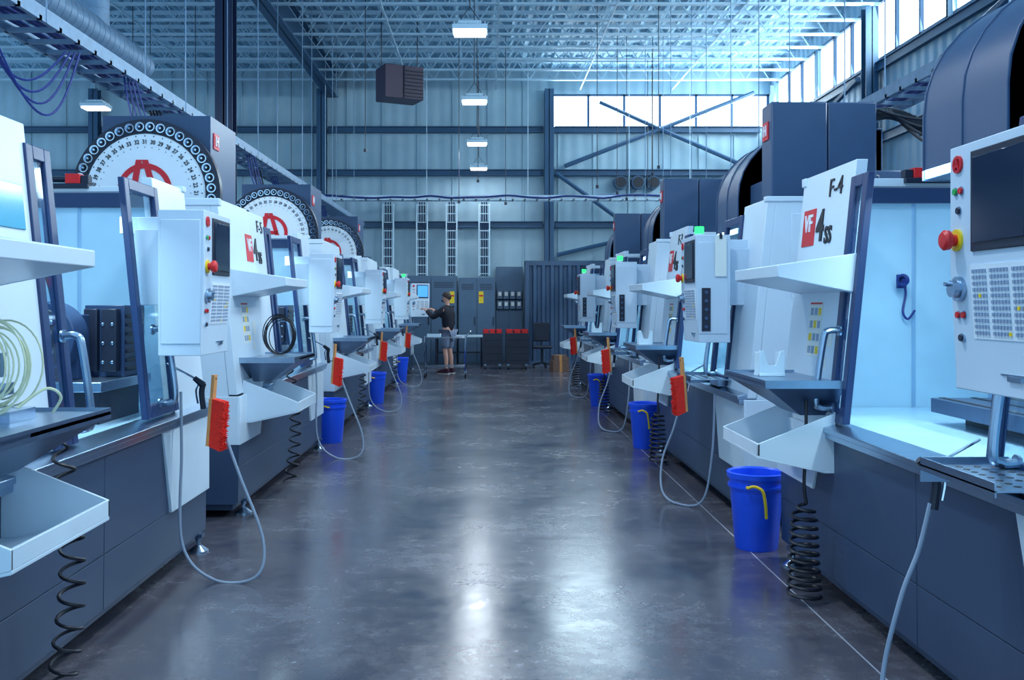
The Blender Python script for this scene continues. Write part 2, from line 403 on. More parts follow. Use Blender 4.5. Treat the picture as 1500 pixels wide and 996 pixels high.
pk=M(); pk.lathe([(.018,-.02),(.02,.012),(.027,.022),(.035,.022),(.037,.0),(.037,-.05)],(0,0,0),(0,1,0),18,0); pk.cyl((0,-.02,0),(0,.0,0),.02,None,12,1)
pk.cyl((0,.0,0),(0,.03,0),.012,.008,10,0)
pko=pk.build('tool_pocket',[CHROME,BLACK])
for i in range(40):
    th=2*math.pi*(i+.5)/40
    o=pko.copy(); o.location=CO+Vector((.50*math.cos(th),.012,.50*math.sin(th)))
    part('pocket',o,'tool_carousel',tag='wheel')
m=M(); m.box(2.02,2.42,-.1,.14,1.95,2.95); m.box(2.43,2.78,-.08,.4,1.95,2.95); m.box(2.2,3.0,.4,1.1,1.95,2.5)
part('electrical_cover',m.build('column_cover',COVER,O,0.012),tag='right')
m=M(); m.box(2.012,2.02,-.04,.09,2.69,2.82,0); hmark(m,.025,2.755,.11,2.009)
part('cover_emblem_r',m.build('cover_emblem',[REDP,WPRINT],O),tag='right')
m=M(); pts=[(2.1,2.1),(2.1,2.4)]+[(2.7-.6*math.cos(t),2.4+.57*math.sin(t)) for t in [i*math.pi/16 for i in range(1,9)]]+[(3.3,2.97),(3.3,2.1)]
m.prism(pts,'y',1.1,1.85)
for a in(1.1,1.47,1.84): 
    P2=[(2.7+(p[0]-2.7)*1.012,2.4+(p[1]-2.4)*1.015) for p in pts]; m.prism(P2,'y',a,a+.012)
part('drum_cover',m.build('drum_cover',COVER,O,0.004),tag='right')
m=M()
pth=smooth_path([(2.78,.1,2.88),(2.95,.08,2.90),(3.15,.05,2.80),(3.3,.0,2.62),(3.38,-.05,2.42),(3.4,-.05,2.24)],6)
m.tube(pth,.045,8,0)
for p in pth: m.box(p.x-.05,p.x+.05,p.y-.05,p.y+.05,p.z-.012,p.z+.012)
part('cable_carrier',m.build('cable_carrier',BLACK,O),tag='right')

ORGOF={k:Vector(o.location) for k,o,_,_ in PARTS}
def machine(y0,side,unit,label,pend=0,lit=False,lamp=60,wheel=False,beacon=True,first=False):
    e=empty('milling_machine',(O.x*side,y0+side*O.y,0)); e.rotation_euler=(0,0,0 if side>0 else math.pi)
    top(e,label,'machine','machining centres along the aisle')
    made={}; ok={'all','right' if side>0 else 'left',unit,'lit' if lit else 'plain'}
    if wheel: ok.add('wheel')
    if beacon: ok.add('beacon')
    if first: ok.add('first')
    elif side<0: ok.add('leftbadge')
    for key,ob,pk_,tg in PARTS:
        if tg not in ok: continue
        c=ob.copy(); c.name=ob.name.split('.')[0]
        C.objects.link(c)
        po=Vector(O)
        if pk_: c.parent=made[pk_]; po=ORGOF[pk_]
        else: c.parent=e
        c.location=Vector(ob.location)-po
        made.setdefault(key,c)
        if side<0:
            if key=='door1': c.location.y-=.54
            if key=='handle1': c.location.y-=.08
            if key=='control_panel': c.location.y+=.35
        if key=='control_panel' and pend: c.rotation_euler=(0,0,pend)
    ld=bpy.data.lights.new('work_lamp','AREA'); ld.shape='RECTANGLE'; ld.size=.15; ld.size_y=1.8; ld.energy=lamp; ld.color=(.66,.92,1)
    lo=bpy.data.objects.new('work_lamp',ld); lo.location=Vector((2.05,1.2,2.12))-O
    lo.rotation_euler=(0,math.radians(-28),0)
    C.objects.link(lo); lo.parent=e
    return e
P=4.15
R0=2.75; L0=5.5
for i in range(4):
    machine(R0+P*i,1,['F-4','F-3','x','x'][i],["white CNC milling machine with lit interior and large control panel","white CNC milling machine with navy covers and green status lamp","white CNC milling machine with navy covers","white CNC milling machine at the end of its row"][i],lamp=(34,32,28,25)[i],beacon=i>0)
for i in range(5):
    machine(L0+P*i-(0.1 if i==4 else 0),-1,['x','F-5','x','x','x'][i],
        ["white CNC milling machine with a rotary fixture inside its open doors","white CNC milling machine with numbered tool wheel and black cables","white CNC milling machine with numbered tool wheel","white CNC milling machine with partly hidden tool wheel","white CNC milling machine being operated by a person in black"][i],
        pend=(math.radians(-50) if i==4 else 0),lit=(i==4),lamp=(28,32,28,25,20)[i],wheel=(1<=i<=3),beacon=(i==3),first=(i==0))

# ============================================================ LOOSE ITEMS AT MACHINES
def W(side,y0,b,a,z): return (side*b,y0+side*a,z)
def bucket(x,y,rot):
    e=M(); e.lathe([(0,.0),(.125,.0),(.13,.01),(.165,.44),(.178,.44),(.18,.47),(.17,.475),(.158,.465),(.12,.02),(0,.02)],(0,0,0),(0,0,1),36,0)
    e.lathe([(.16,.38),(.172,.38),(.173,.395),(.162,.395)],(0,0,0),(0,0,1),36,0)
    o=e.build('bucket',BLUEP,recalc=False); o.location=(x,y,0); o.rotation_euler=(0,0,rot); C.objects.link(o)
    top(o,'blue plastic bucket with yellow rope handles on the floor','bucket','blue buckets beside the machines')
    for s in(-1,1):
        h=M(); h.tube(smooth_path([(s*.165,-.06,.40),(s*.195,-.055,.40),(s*.20,-.03,.41),(s*.2,.0,.405),(s*.2,.03,.38),(s*.195,.045,.3),(s*.185,.05,.22)]),.009,7)
        ho=h.build('rope_handle',YEL); C.objects.link(ho); ho.parent=o
for y in(5.92,10.07,14.22): bucket(1.665,y,-1.8)
for y in(10.48,14.63,18.78): bucket(-1.72,y,1.3)

def brush(side,y0,b=1.52,a=.12,zh=1.22):
    e=M()
    e.box(-.010,.010,-.016,.016,-.38,-.0,0); e.box(-.011,.011,-.024,.024,-.39,-.13,0)
    e.cyl((-.013,0,-.02),(.013,0,-.02),.005,None,8,2)
    o=e.build('hand_brush',[WOOD,WOOD,BLACK],(0,0,0),.005)
    bx=M(); rnd=random.Random(2)
    bx.prism([(.011,-.13),(.011,-.39),(.078,-.41),(.084,-.14)],'y',-.027,.027)
    for i in range(200):
        zz=-.135-.26*rnd.random(); yy=rnd.uniform(-.026,.026); bx.cyl((.06,yy,zz),(.092+rnd.uniform(-.005,.005),yy*1.15,zz-.006),.0035,.002,4)
    bo=bx.build('bristles',REDBR)
    o.location=Vector(W(side,y0,b,a,zh)); o.rotation_euler=(0,.08,(math.radians(-15) if side<0 else math.radians(200)))
    C.objects.link(o); C.objects.link(bo); bo.parent=o
    top(o,'wooden hand brush with red bristles hanging below control panel','brush','red hand brushes')
for i in range(4): brush(-1,L0+P*i,1.49,.28,1.12)
for i in range(1,4): brush(1,R0+P*i,1.38,-.10,1.13)

def gunhose(side,y0,pts,gp,group='air guns with grey hoses'):
    h=M(); h.tube(smooth_path(pts,8),.0085,8)
    o=h.build('air_hose',HOSEG); C.objects.link(o)
    top(o,'grey air hose with a blow gun hanging at the machine corner','hose',group)
    g=M(); x,y,z=gp
    s=side
    g.tube(smooth_path([(x,y,z),(x+.01*s,y,z+.09),(x,y,z+.14)]),.016,10,0)
    g.cyl((x,y,z+.13),(x-.05,y,z+.17),.02,.014,12,0)
    if s>0: g.tube([(x-.0,y,z+.15),(x+.16,y,z+.24)],.006,8,1)
    else: g.tube([(x-.05,y,z+.17),(x-.2,y,z+.25)],.006,8,1)
    g.tube(smooth_path([(x+.02*s,y,z+.15),(x+.04*s,y,z+.1),(x+.03*s,y,z+.03)]),.006,6,1)
    go=g.build('blow_gun',[DARK,CHROME]); C.objects.link(go); go.parent=o
for i in range(4):
    y=5.25+P*i
    gunhose(-1,0,[(-1.49,y,.92),(-1.36,y-.02,.58),(-1.22,y-.05,.22),(-1.25,y-.1,.035),(-1.48,y-.08,.015),(-1.66,y-.05,.2),(-1.68,y,.7),(-1.70,y+.05,1.02)],(-1.56,y,.93))
for i in range(4):
    y=3.28+P*i
    if i==0: pts=[(1.52,y,.82),(1.48,y,.66),(1.42,y,.5),(1.36,y,.25),(1.34,y-.05,.06),(1.4,y-.25,.012),(1.55,y-.4,.012),(1.64,y-.45,.1),(1.66,y-.45,.5),(1.66,y-.45,.85)]
    else: pts=[(1.52,y,.82),(1.45,y,.55),(1.36,y,.3),(1.34,y-.1,.08),(1.42,y-.25,.012),(1.58,y-.4,.06),(1.64,y-.45,.4),(1.66,y-.45,.85)]
    gunhose(1,0,pts,(1.53,y,.80))

def coil(side,y0,stretch):
    b,a=(1.60,1.93) if side<0 else (1.60,2.08); pts=[]
    if stretch:
        zt,zb,n,r=1.02,.08,11,.045
        head=[W(side,y0,1.72,2.05,1.07),W(side,y0,1.66,1.97,1.08)]
    else:
        zt,zb,n,r=.50,.03,11,.075
        head=[W(side,y0,1.62,a+.03,1.07),W(side,y0,b+.01,a,.8),W(side,y0,b,a,.6)]
    N=n*14
    for i in range(N+1):
        t=i/N; th=2*math.pi*n*t; rr=r*(1 if not stretch else .75+.4*t)
        rr*=min(1,.2+t*8)
        if not stretch: rr*=.75+.35*t
        pts.append(W(side,y0,b+rr*math.cos(th)-(.05*math.sin(t*3) if stretch else 0),a+rr*math.sin(th),zt+(zb-zt)*t))
    h=M(); h.tube(smooth_path(head+[pts[0]],5)[:-1]+pts,.0085 if not stretch else .007,6)
    o=h.build('coiled_hose',BLACK); C.objects.link(o)
    top(o,'black coiled air hose hanging beside the side table','hose','black coiled hoses')
for i in range(4): coil(1,R0+P*i,False)
for i in range(4): coil(-1,L0+P*i,True)

def bracket(x,y,z,s=1):
    m=M(); m.box(-.07*s,.07*s,-.06*s,.06*s,0,.015*s); 
    m.prism([(-.07*s,.0),(-.07*s,.14*s),(-.045*s,.14*s),(-.02*s,.06*s),(.02*s,.06*s),(.045*s,.14*s),(.07*s,.14*s),(.07*s,0)],'y',-.05*s,-.03*s)
    m.box(-.07*s,-.045*s,-.03*s,.05*s,0.01,.13*s); m.box(.045*s,.07*s,-.03*s,.05*s,0.01,.13*s)
    o=m.build('machined_bracket',PALE,(0,0,0),.003); o.location=(x,y,z); C.objects.link(o)
    top(o,'machined aluminium bracket on a steel side table','metal part','machined parts on tables')
for i in range(3): bracket(1.55,R0+P*i+2.5,1.1125)
m=M(); rnd=random.Random(7)
for k in range(11):
    cx,cy,cz=-1.66+rnd.uniform(-.03,.03),3.2+rnd.uniform(-.1,.1),1.30
    pts=[]
    R_=.10+.05*rnd.random(); tl=rnd.uniform(-.5,.5)
    for i in range(30):
        th=2*math.pi*i/30
        pts.append((cx+R_*math.cos(th),cy+R_*math.cos(th)*tl,cz+(R_*1.15)*math.sin(th)))
    m.tube(pts,.0035,6,0,closed=True)
m.tube(smooth_path([(-1.55,3.15,1.16),(-1.48,3.2,1.22),(-1.45,3.25,1.19),(-1.5,3.3,1.13)]),.005,6,0)
m.box(-1.74,-1.56,3.12,3.3,1.1125,1.15,1); m.cyl((-1.66,3.2,1.14),(-1.66,3.2,1.34),.02,None,10,1); m.cyl((-1.66,3.2,1.26),(-1.66,3.2,1.34),.045,None,12,1); m.box(-1.72,-1.60,3.17,3.23,1.2,1.24,1)
o=m.build('tubing_bundle',[HOSEY,STEEL]); C.objects.link(o); top(o,'looped pale yellow plastic tubing on a metal stand','tubing')
m=M()
for k in range(7):
    pts=[]; R_=.10+.02*rnd.random(); cx,cy=-1.6+rnd.uniform(-.04,.04),L0+P-2.3+rnd.uniform(-.08,.08); tl=rnd.uniform(-.5,.5)
    for i in range(26):
        th=2*math.pi*i/26; pts.append((cx+R_*math.cos(th),cy+R_*tl*math.cos(th),1.125+R_*1.3+R_*1.3*math.sin(th)))
    m.tube(pts,.004,5,0,closed=True)
o=m.build('cord_bundle',BLACK); C.objects.link(o); top(o,'tangled loops of thin black cable on a side table','cable')
m=M(); m.box(1.58,1.66,R0+P-.268,R0+P-.264,1.70,1.98); m.box(1.61,1.63,R0+P-.272,R0+P-.262,1.96,2.0,1)
o=m.build('paper_sheet',[LBL,DARK]); C.objects.link(o); top(o,'white paper tag clipped on the control panel','paper')

# ============================================================ ROOM
YB=25.0; XR=7.4; XL=-14; ZD=7.7
fm=bpy.data.materials.new('polished_concrete'); fm.use_nodes=True; nt=fm.node_tree; b=nt.nodes['Principled BSDF']
geo=nt.nodes.new('ShaderNodeNewGeometry')
def noise(scale,det=5,rough=.55,dist=0):
    n=nt.nodes.new('ShaderNodeTexNoise'); n.inputs['Scale'].default_value=scale; n.inputs['Detail'].default_value=det; n.inputs['Roughness'].default_value=rough; n.inputs['Distortion'].default_value=dist
    nt.links.new(geo.outputs['Position'],n.inputs['Vector']); return n
n1=noise(1.2,5,.55); n2=noise(9,7,.7)
cr=nt.nodes.new('ShaderNodeValToRGB'); cr.color_ramp.elements[0].position=.34; cr.color_ramp.elements[0].color=rgb(58,62,80)
cr.color_ramp.elements[1].position=.68; cr.color_ramp.elements[1].color=rgb(116,116,126)
e=cr.color_ramp.elements.new(.5); e.color=rgb(88,84,92)
mx=nt.nodes.new('ShaderNodeMath'); mx.operation='MULTIPLY_ADD'; mx.inputs[1].default_value=.55
ml=nt.nodes.new('ShaderNodeMath'); ml.operation='MULTIPLY'; ml.inputs[1].default_value=.45
nt.links.new(n2.outputs[0],ml.inputs[0]); nt.links.new(n1.outputs[0],mx.inputs[0]); nt.links.new(ml.outputs[0],mx.inputs[2]); nt.links.new(mx.outputs[0],cr.inputs[0])
sp=nt.nodes.new('ShaderNodeSeparateXYZ'); nt.links.new(geo.outputs['Position'],sp.inputs[0])
def line(out,c,w):
    a=nt.nodes.new('ShaderNodeMath'); a.operation='SUBTRACT'; a.inputs[1].default_value=c; nt.links.new(out,a.inputs[0])
    d=nt.nodes.new('ShaderNodeMath'); d.operation='ABSOLUTE'; nt.links.new(a.outputs[0],d.inputs[0])
    l=nt.nodes.new('ShaderNodeMath'); l.operation='LESS_THAN'; l.inputs[1].default_value=w; nt.links.new(d.outputs[0],l.inputs[0]); return l.outputs[0]
def mixc(fac,A,Bc):
    q=nt.nodes.new('ShaderNodeMix'); q.data_type='RGBA'; nt.links.new(fac,q.inputs[0]); nt.links.new(A,q.inputs[6]); q.inputs[7].default_value=Bc; return q.outputs[2]
col=cr.outputs[0]
col=mixc(line(sp.outputs[0],1.6,.004),col,rgb(180,184,194))
for yy in(7.2,13.2,19.2): col=mixc(line(sp.outputs[1],yy,.006),col,rgb(44,46,62))
nt.links.new(col,b.inputs['Base Color'])
mr=nt.nodes.new('ShaderNodeMapRange'); mr.inputs['From Min'].default_value=.35; mr.inputs['From Max'].default_value=.65; mr.inputs['To Min'].default_value=.15; mr.inputs['To Max'].default_value=.32
nt.links.new(mx.outputs[0],mr.inputs['Value']); nt.links.new(mr.outputs[0],b.inputs['Roughness'])
b.inputs['Specular IOR Level'].default_value=1.0
b.inputs['Coat Weight'].default_value=.15; b.inputs['Coat Roughness'].default_value=.15
bp=nt.nodes.new('ShaderNodeBump'); bp.inputs['Strength'].default_value=.3; bp.inputs['Distance'].default_value=.012
n3=noise(2.6,3,.55); nt.links.new(n3.outputs[0],bp.inputs['Height']); nt.links.new(bp.outputs[0],b.inputs['Normal'])
m=M(); m.box(XL,XR,-3,YB,-.2,0); fo=m.build('floor',fm,smooth=False); C.objects.link(fo); struct(fo)

def ribmat(name,c1,c2,scale,axis,bs=.3):
    m_=bpy.data.materials.new(name); m_.use_nodes=True; nt=m_.node_tree; b=nt.nodes['Principled BSDF']
    g=nt.nodes.new('ShaderNodeNewGeometry'); w=nt.nodes.new('ShaderNodeTexWave'); w.wave_type='BANDS'; w.bands_direction=axis; w.inputs['Scale'].default_value=scale
    nt.links.new(g.outputs['Position'],w.inputs['Vector'])
    n=nt.nodes.new('ShaderNodeTexNoise'); n.inputs['Scale'].default_value=1.2; n.inputs['Detail'].default_value=5; nt.links.new(g.outputs['Position'],n.inputs['Vector'])
    mx=nt.nodes.new('ShaderNodeMix'); mx.data_type='RGBA'; mx.inputs[6].default_value=rgb(*c1); mx.inputs[7].default_value=rgb(*c2)
    nt.links.new(n.outputs[0],mx.inputs[0]); nt.links.new(mx.outputs[2],b.inputs['Base Color'])
    bp=nt.nodes.new('ShaderNodeBump'); bp.inputs['Strength'].default_value=bs; bp.inputs['Distance'].default_value=.05
    nt.links.new(w.outputs[0],bp.inputs['Height']); nt.links.new(bp.outputs[0],b.inputs['Normal']); b.inputs['Roughness'].default_value=.6
    return m_
WALL=ribmat('wall_panel',(136,168,184),(184,208,218),1.0,'X',.25)
DECK=ribmat('roof_deck',(134,180,206),(158,200,222),2.0,'X',.8)
WALLR=ribmat('wall_panel_side',(112,148,174),(150,182,202),1.0,'Y',.5)
m=M(); m.box(XL,1.68,YB,YB+.2,0,ZD); m.box(1.68,XR,YB,YB+.2,0,6.12); m.box(1.68,XR,YB,YB+.2,7.02,ZD)
x=XL+.2
while x<XR:
    zt=6.1 if x>1.6 else ZD
    m.box(x,x+.03,YB-.03,YB,0,zt); x+=.92
o=m.build('wall_back',WALL,smooth=False); C.objects.link(o); struct(o)
m=M(); m.box(XR,XR+.2,-3,YB,0,6.12); m.box(XR,XR+.2,-3,YB,7.25,ZD); m.box(XR,XR+.2,-3,3,6.12,7.25)
for k in range(7): m.box(XR,XR+.2,5.9+k*3.1,6.1+k*3.1,6.12,7.25)
o=m.build('wall_right',WALLR,smooth=False); C.objects.link(o); struct(o)
m=M(); m.box(XL,XR+.2,6,YB,ZD,ZD+.15)
x=XL
while x<XR-.2: m.prism([(x,ZD),(x+.06,ZD-.05),(x+.14,ZD-.05),(x+.2,ZD)],'y',8,YB); x+=.4
o=m.build('ceiling',DECK,smooth=False); C.objects.link(o); struct(o)
PANE=mat('frosted_pane',(235,245,255),.3,0,.02,emit=(220,242,255),es=5)
m=M(); n=6; w=(7.34-1.70)/n
for k in range(n):
    m.box(1.70+k*w+.03,1.70+(k+1)*w-.03,YB+.06,YB+.08,6.16,6.98,1)
    m.box(1.70+k*w-.03,1.70+k*w+.03,YB-.0,YB+.1,6.12,7.02,0)
m.box(7.31,7.37,YB,YB+.1,6.12,7.02,0); m.box(1.68,7.38,YB,YB+.1,6.12,6.17,0); m.box(1.68,7.38,YB,YB+.1,6.97,7.02,0)
o=m.build('window_1',[BEAM,PANE]); C.objects.link(o); struct(o)
for k in range(7):
    y1=min(5.9+k*3.1,24.9); y0=(6.1+(k-1)*3.1) if k else 3.0
    m=M()
    for j in range(3):
        a=y0+(y1-y0)*j/3; c=y0+(y1-y0)*(j+1)/3
        m.box(XR+.06,XR+.08,a+.04,c-.04,6.16,7.2,1); m.box(XR,XR+.1,a-.03,a+.03,6.12,7.25,0)
    m.box(XR,XR+.1,y0,y1,6.12,6.17,0); m.box(XR,XR+.1,y0,y1,7.2,7.25,0)
    o=m.build('window_%d'%(k+2),[BEAM,PANE]); C.objects.link(o); struct(o)
def area(name,loc,rot,sx,sy,pw,colr):
    ld=bpy.data.lights.new(name,'AREA'); ld.shape='RECTANGLE'; ld.size=sx; ld.size_y=sy; ld.energy=pw; ld.color=colr
    lo=bpy.data.objects.new(name,ld); lo.location=loc; lo.rotation_euler=rot; C.objects.link(lo)
area('window_daylight',(XR-.05,14,6.65),(0,math.radians(78),0),.9,21,850,(.7,.9,1))
area('window_daylight',(4.5,YB-.05,6.55),(math.radians(-80),0,0),5.5,.8,220,(.7,.9,1))

def beam(name,mk,matr,label,cat='beam',group=None):
    o=mk.build(name,matr,smooth=True); C.objects.link(o); top(o,label,cat,group); return o
def ibeam(p0,p1,w,h,up=(0,0,1),tk=.02):
    p0=Vector(p0);p1=Vector(p1);d=(p1-p0).normalized();u=Vector(up);s_=d.cross(u).normalized();u=s_.cross(d)
    m=M()
    def bx(su0,su1,uu0,uu1):
        vs=[]
        for p in(p0,p1):
            for a,c in((su0,uu0),(su1,uu0),(su1,uu1),(su0,uu1)): vs.append(p+s_*a+u*c)
        m.add(vs,[(0,1,2,3),(7,6,5,4),(0,4,5,1),(1,5,6,2),(2,6,7,3),(3,7,4,0)])
    bx(-w/2,w/2,h/2-tk,h/2); bx(-w/2,w/2,-h/2,-h/2+tk); bx(-tk/2,tk/2,-h/2,h/2); return m
beam('roof_girder',ibeam((-4.05,8,7.25),(-4.05,YB,7.25),.3,.65),BEAM,'long blue steel roof girder under the roof deck')
beam('steel_column',ibeam((-3.94,14.4,0),(-3.94,14.4,6.9),.26,.26,up=(0,1,0)),DBEAM,'dark navy steel column standing behind the machines','column')
for x in(-4.3,1.6,-10.2): beam('wall_column',ibeam((x,YB-.18,0),(x,YB-.18,7.1),.24,.24,up=(0,1,0)),BEAM,'blue steel wall column against the panelled wall','column','wall columns')
for z in(6.07,4.95,3.6):
    for xa,xb in((XL+.1,-10.35),(-10.05,-4.45),(-4.15,1.45),(1.75,XR-.3)):
        beam('wall_girt',ibeam((xa,YB-.12,z),(xb,YB-.12,z),.14,.16),BEAM,'horizontal steel girt across the wall','beam','wall girts')
for a,c in(((2.9,6.75),(6.9,5.0)),((6.9,7.0),(2.0,5.1)),((1.8,4.9),(4.0,3.3)),((6.9,4.8),(4.4,3.3)),((1.8,2.8),(4.4,3.4))):
    m=M(); m.cyl((a[0],YB-.25,a[1]),(c[0],YB-.25,c[1]),.055,None,6); beam('brace',m,BEAM,'diagonal steel brace on the wall','brace','wall braces')
for a,c in(((12.2,5.8),(17.8,4.8)),((18.2,5.8),(24,4.8))):
    m=M(); m.cyl((XR-.35,a[0],a[1]),(XR-.35,c[0],c[1]),.06,None,6); beam('brace',m,BEAM,'diagonal steel brace on the wall','brace','wall braces')
for z in(5.95,4.6): beam('wall_girt',ibeam((XR-.10,3,z),(XR-.10,YB-.3,z),.10,.18),BEAM,'horizontal steel girt across the wall','beam','wall girts')
for y in(12,18): beam('wall_column',ibeam((XR-.2,y,0),(XR-.2,y,7.1),.24,.24,up=(0,1,0)),BEAM,'blue steel wall column against the panelled wall','column','wall columns')
m=M(); x0=XL+.05; x1=XR-.05
for s_ in(-.03,.03):
    m.box(x0,x1,s_-.02,s_+.02,7.56,7.62); m.box(x0,x1,s_-.02,s_+.02,7.12,7.16)
x=x0
while x<x1-.6:
    m.cyl((x,0,7.14),(x+.3,0,7.59),.013,None,5); m.cyl((x+.3,0,7.59),(x+.6,0,7.14),.013,None,5); x+=.6
jo=m.build('roof_joist',STEELW)
y=9.9; first=True
while y<24.6:
    o=jo if first else jo.copy(); first=False
    o.location=(0,y,0); C.objects.link(o); top(o,'white open-web steel roof joist','joist','open-web roof joists'); y+=1.0
for x in(-9.5,-7,-2,0.2,2.4,4.8):
    m=M(); m.box(x,x+.03,9,24.9,7.10,7.12); m.cyl((x,9,7.63),(x,24.9,7.63),.01,None,5)
    beam('joist_bridging',m,STEELW,'thin steel bridging bar tying roof joists','bar','joist bridging')
def highbay(x,y,z,pw):
    m=M(); m.box(-.22,.22,-.16,.16,0.03,.09); m.box(-.14,.14,-.1,.1,.09,.15)
    for i in range(9): m.box(-.2+i*.048,-.19+i*.048,-.15,.15,.09,.12)
    e=m.build('high_bay_light',PALE,(0,0,0),.005); e.location=(x,y,z); C.objects.link(e); top(e,'white square high bay lamp hanging from the roof','lamp','high bay lamps')
    m=M(); m.box(-.2,.2,-.14,.14,.0,.03); l=m.build('lamp_lens',LAMPE); C.objects.link(l); l.parent=e
    m=M(); m.cyl((0,0,.35),(0,0,ZD-z-.05),.008,None,6); m.cyl((0,0,.35),(-.18,0,.09),.005,None,5); m.cyl((0,0,.35),(.18,0,.09),.005,None,5)
    l=m.build('suspension_cable',DARK); C.objects.link(l); l.parent=e
    ld=bpy.data.lights.new('lamp_light','AREA'); ld.shape='RECTANGLE'; ld.size=.4; ld.size_y=.28; ld.energy=pw; ld.color=(.82,.92,1)
    lo=bpy.data.objects.new('lamp_light',ld); lo.location=(0,0,-.01); C.objects.link(lo); lo.parent=e
for y,pw in((3.8,80),(7.9,60),(12,30),(16.1,40),(20.3,50),(24.0,20)): highbay(-.22,y,4.9,pw)  # nearest lamps of this row are out of view, added to light the aisle
for x,y,pw in((-6.8,16.6,200),(-6.8,8.2,340),(6.2,6.5,340)): highbay(x,y,4.9,pw)  # beyond the far left lamp, these are unseen extras added to brighten machine fronts

m=M(); m.box(-.42,.42,-.3,.3,-.38,.3)
for i in range(8): m.box(.0,.40,-.33,-.3,-.34+i*.075,-.31+i*.075,1)
m.box(-.02,.0,-.33,-.3,-.38,.3,1)
for sx in(-.4,.4):
    m.cyl((sx,0,.3),(sx,0,1.42),.012,None,6,1)
o=m.build('unit_heater',[MAROON,DARK],(0,0,0),.01); o.location=(-1.84,20,6.15); o.rotation_euler=(0,0,.45); C.objects.link(o); top(o,'dark maroon unit heater hanging from the roof','heater')

def ladder(name,x,y0,y1,z,w,label,grp):
    m=M(); m.box(x-w/2,x-w/2+.03,y0,y1,z,z+.1); m.box(x+w/2-.03,x+w/2,y0,y1,z,z+.1)
    y=y0
    while y<y1: m.box(x-w/2,x+w/2,y,y+.04,z,z+.03); y+=.3
    y=y0+1
    while y<y1: 
        for s_ in(-w/2,w/2): m.cyl((x+s_,y,z),(x+s_,y,ZD-.1),.007,None,5)
        y+=3
    o=m.build(name,GALV); C.objects.link(o); top(o,label,'cable tray',grp)
    m=M(); rr=random.Random(3)
    for k in range(6):
        xx=x-w/2+.06+k*(w-.12)/5; pts=[(xx+rr.uniform(-.03,.03),y0+t*(y1-y0)/24,z+.05+rr.uniform(0,.04)) for t in range(25)]
        m.tube(smooth_path(pts,3),.016,6)
    o=m.build('cable_bundle',DBLUE); C.objects.link(o); top(o,'blue power cables lying in a cable tray','cable','tray cables')
ladder('cable_tray',-3.2,2.5,23.3,3.42,.4,'galvanised ladder cable tray above the machines','cable trays')
ladder('cable_tray',3.75,2.5,23.3,3.35,.4,'galvanised ladder cable tray above the machines','cable trays')
for x,z in((-3.5,3.72),(4.1,3.6)):
    m=M(); m.cyl((x,2.5,z),(x,23.3,z),.03,None,10); beam('air_pipe',m,GALV,'straight metal compressed-air pipe above machines','pipe','air pipes')
m=M(); m.box(-4.2,5.2,23.45,23.49,4.08,4.2); m.box(-4.2,5.2,23.75,23.79,4.08,4.2)
x=-4.2
while x<5.2: m.box(x,x+.04,23.45,23.79,4.08,4.11); x+=.3
for x in(-4,-1.5,1,3.5,5): m.cyl((x,23.6,4.1),(x,23.6,ZD-.1),.008,None,5)
beam('cable_tray',m,PALE,'galvanised cable tray crossing in front of the wall','cable tray','cable trays')
m=M()
for k in range(5):
    rr=random.Random(k); pts=[(-4.2+t*9.4/20,23.42+.05*k,4.10+rr.uniform(0,.1)) for t in range(21)]
    m.tube(smooth_path(pts,3),.022,6)
beam('cable_bundle',m,DBLUE,'blue power cables lying in a cable tray','cable','tray cables')
def droop(x0,y0,z0,x1,y1,z1,sag,r=.008,mt=DBLUE):
    m=M()
    for k in range(4):
        pts=[]
        for t in range(9):
            u=t/8; pts.append((x0+(x1-x0)*u+.03*k,y0+(y1-y0)*u+.05*k*math.sin(3*u),z0+(z1-z0)*u-sag*(1+.2*k)*math.sin(math.pi*u)))
        m.tube(smooth_path(pts,3),r,6)
    beam('drop_cable',m,mt,'cables drooping from the overhead tray to a machine','cable','drop cables')
for i in range(4):
    yl=L0+P*i
    droop(-3.1,yl-1.5,3.45,-2.9,yl-1.7,2.95,.1); droop(-3.2,yl+.3,3.4,-3.0,yl+1.3,3.3,.35); droop(-3.3,yl-.3,3.4,-3.4,yl+1.6,2.6,.2,.010,BLACK)
    yr=R0+P*i
    droop(3.6,yr+2.2,3.4,3.0,yr+1.6,2.98,.15); droop(3.6,yr+3.0,3.4,2.8,yr+4.1,2.9,.35,.010,BLACK); droop(3.6,yr+3.3,3.45,3.3,yr+3.9,2.4,.1); droop(3.6,yr+2.6,3.4,3.2,yr+3.7,2.3,.05,.01)
m=M()
def spiral(p,q,r):
    m.cyl(p,q,r,None,28); d=(Vector(q)-Vector(p)); n=int(d.length/.14)
    for i in range(n): c=Vector(p)+d*(i/n); m.cyl(c,c+d.normalized()*.012,r*1.02,None,28)
spiral((-4.45,5.5,4.55),(-4.45,12.2,4.55),.2)
spiral((-4.45,10.8,4.55),(-4.45,10.8,7.5),.17)
beam('spiral_duct',m,GALV,'round galvanised spiral duct hanging overhead','duct')
m=M(); spiral((5.4,7.5,5.3),(5.4,11.0,5.3),.22); spiral((5.4,11.0,5.3),(5.4,11.0,7.5),.22)
beam('spiral_duct',m,GALV,'round galvanised spiral duct rising to the roof','duct')
for k in range(16):
    x=random.uniform(-9,5); y=random.uniform(18,24.2)
    m=M(); zb=random.uniform(3.6,4.6); m.cyl((x,y,zb),(x,y,7.6),.008,None,5)
    m.cyl((x,y,zb-.06),(x,y,zb),.03,None,8)
    beam('hanger_rod',m,DARK,'thin rod hanging down from the roof','rod','hanger rods')
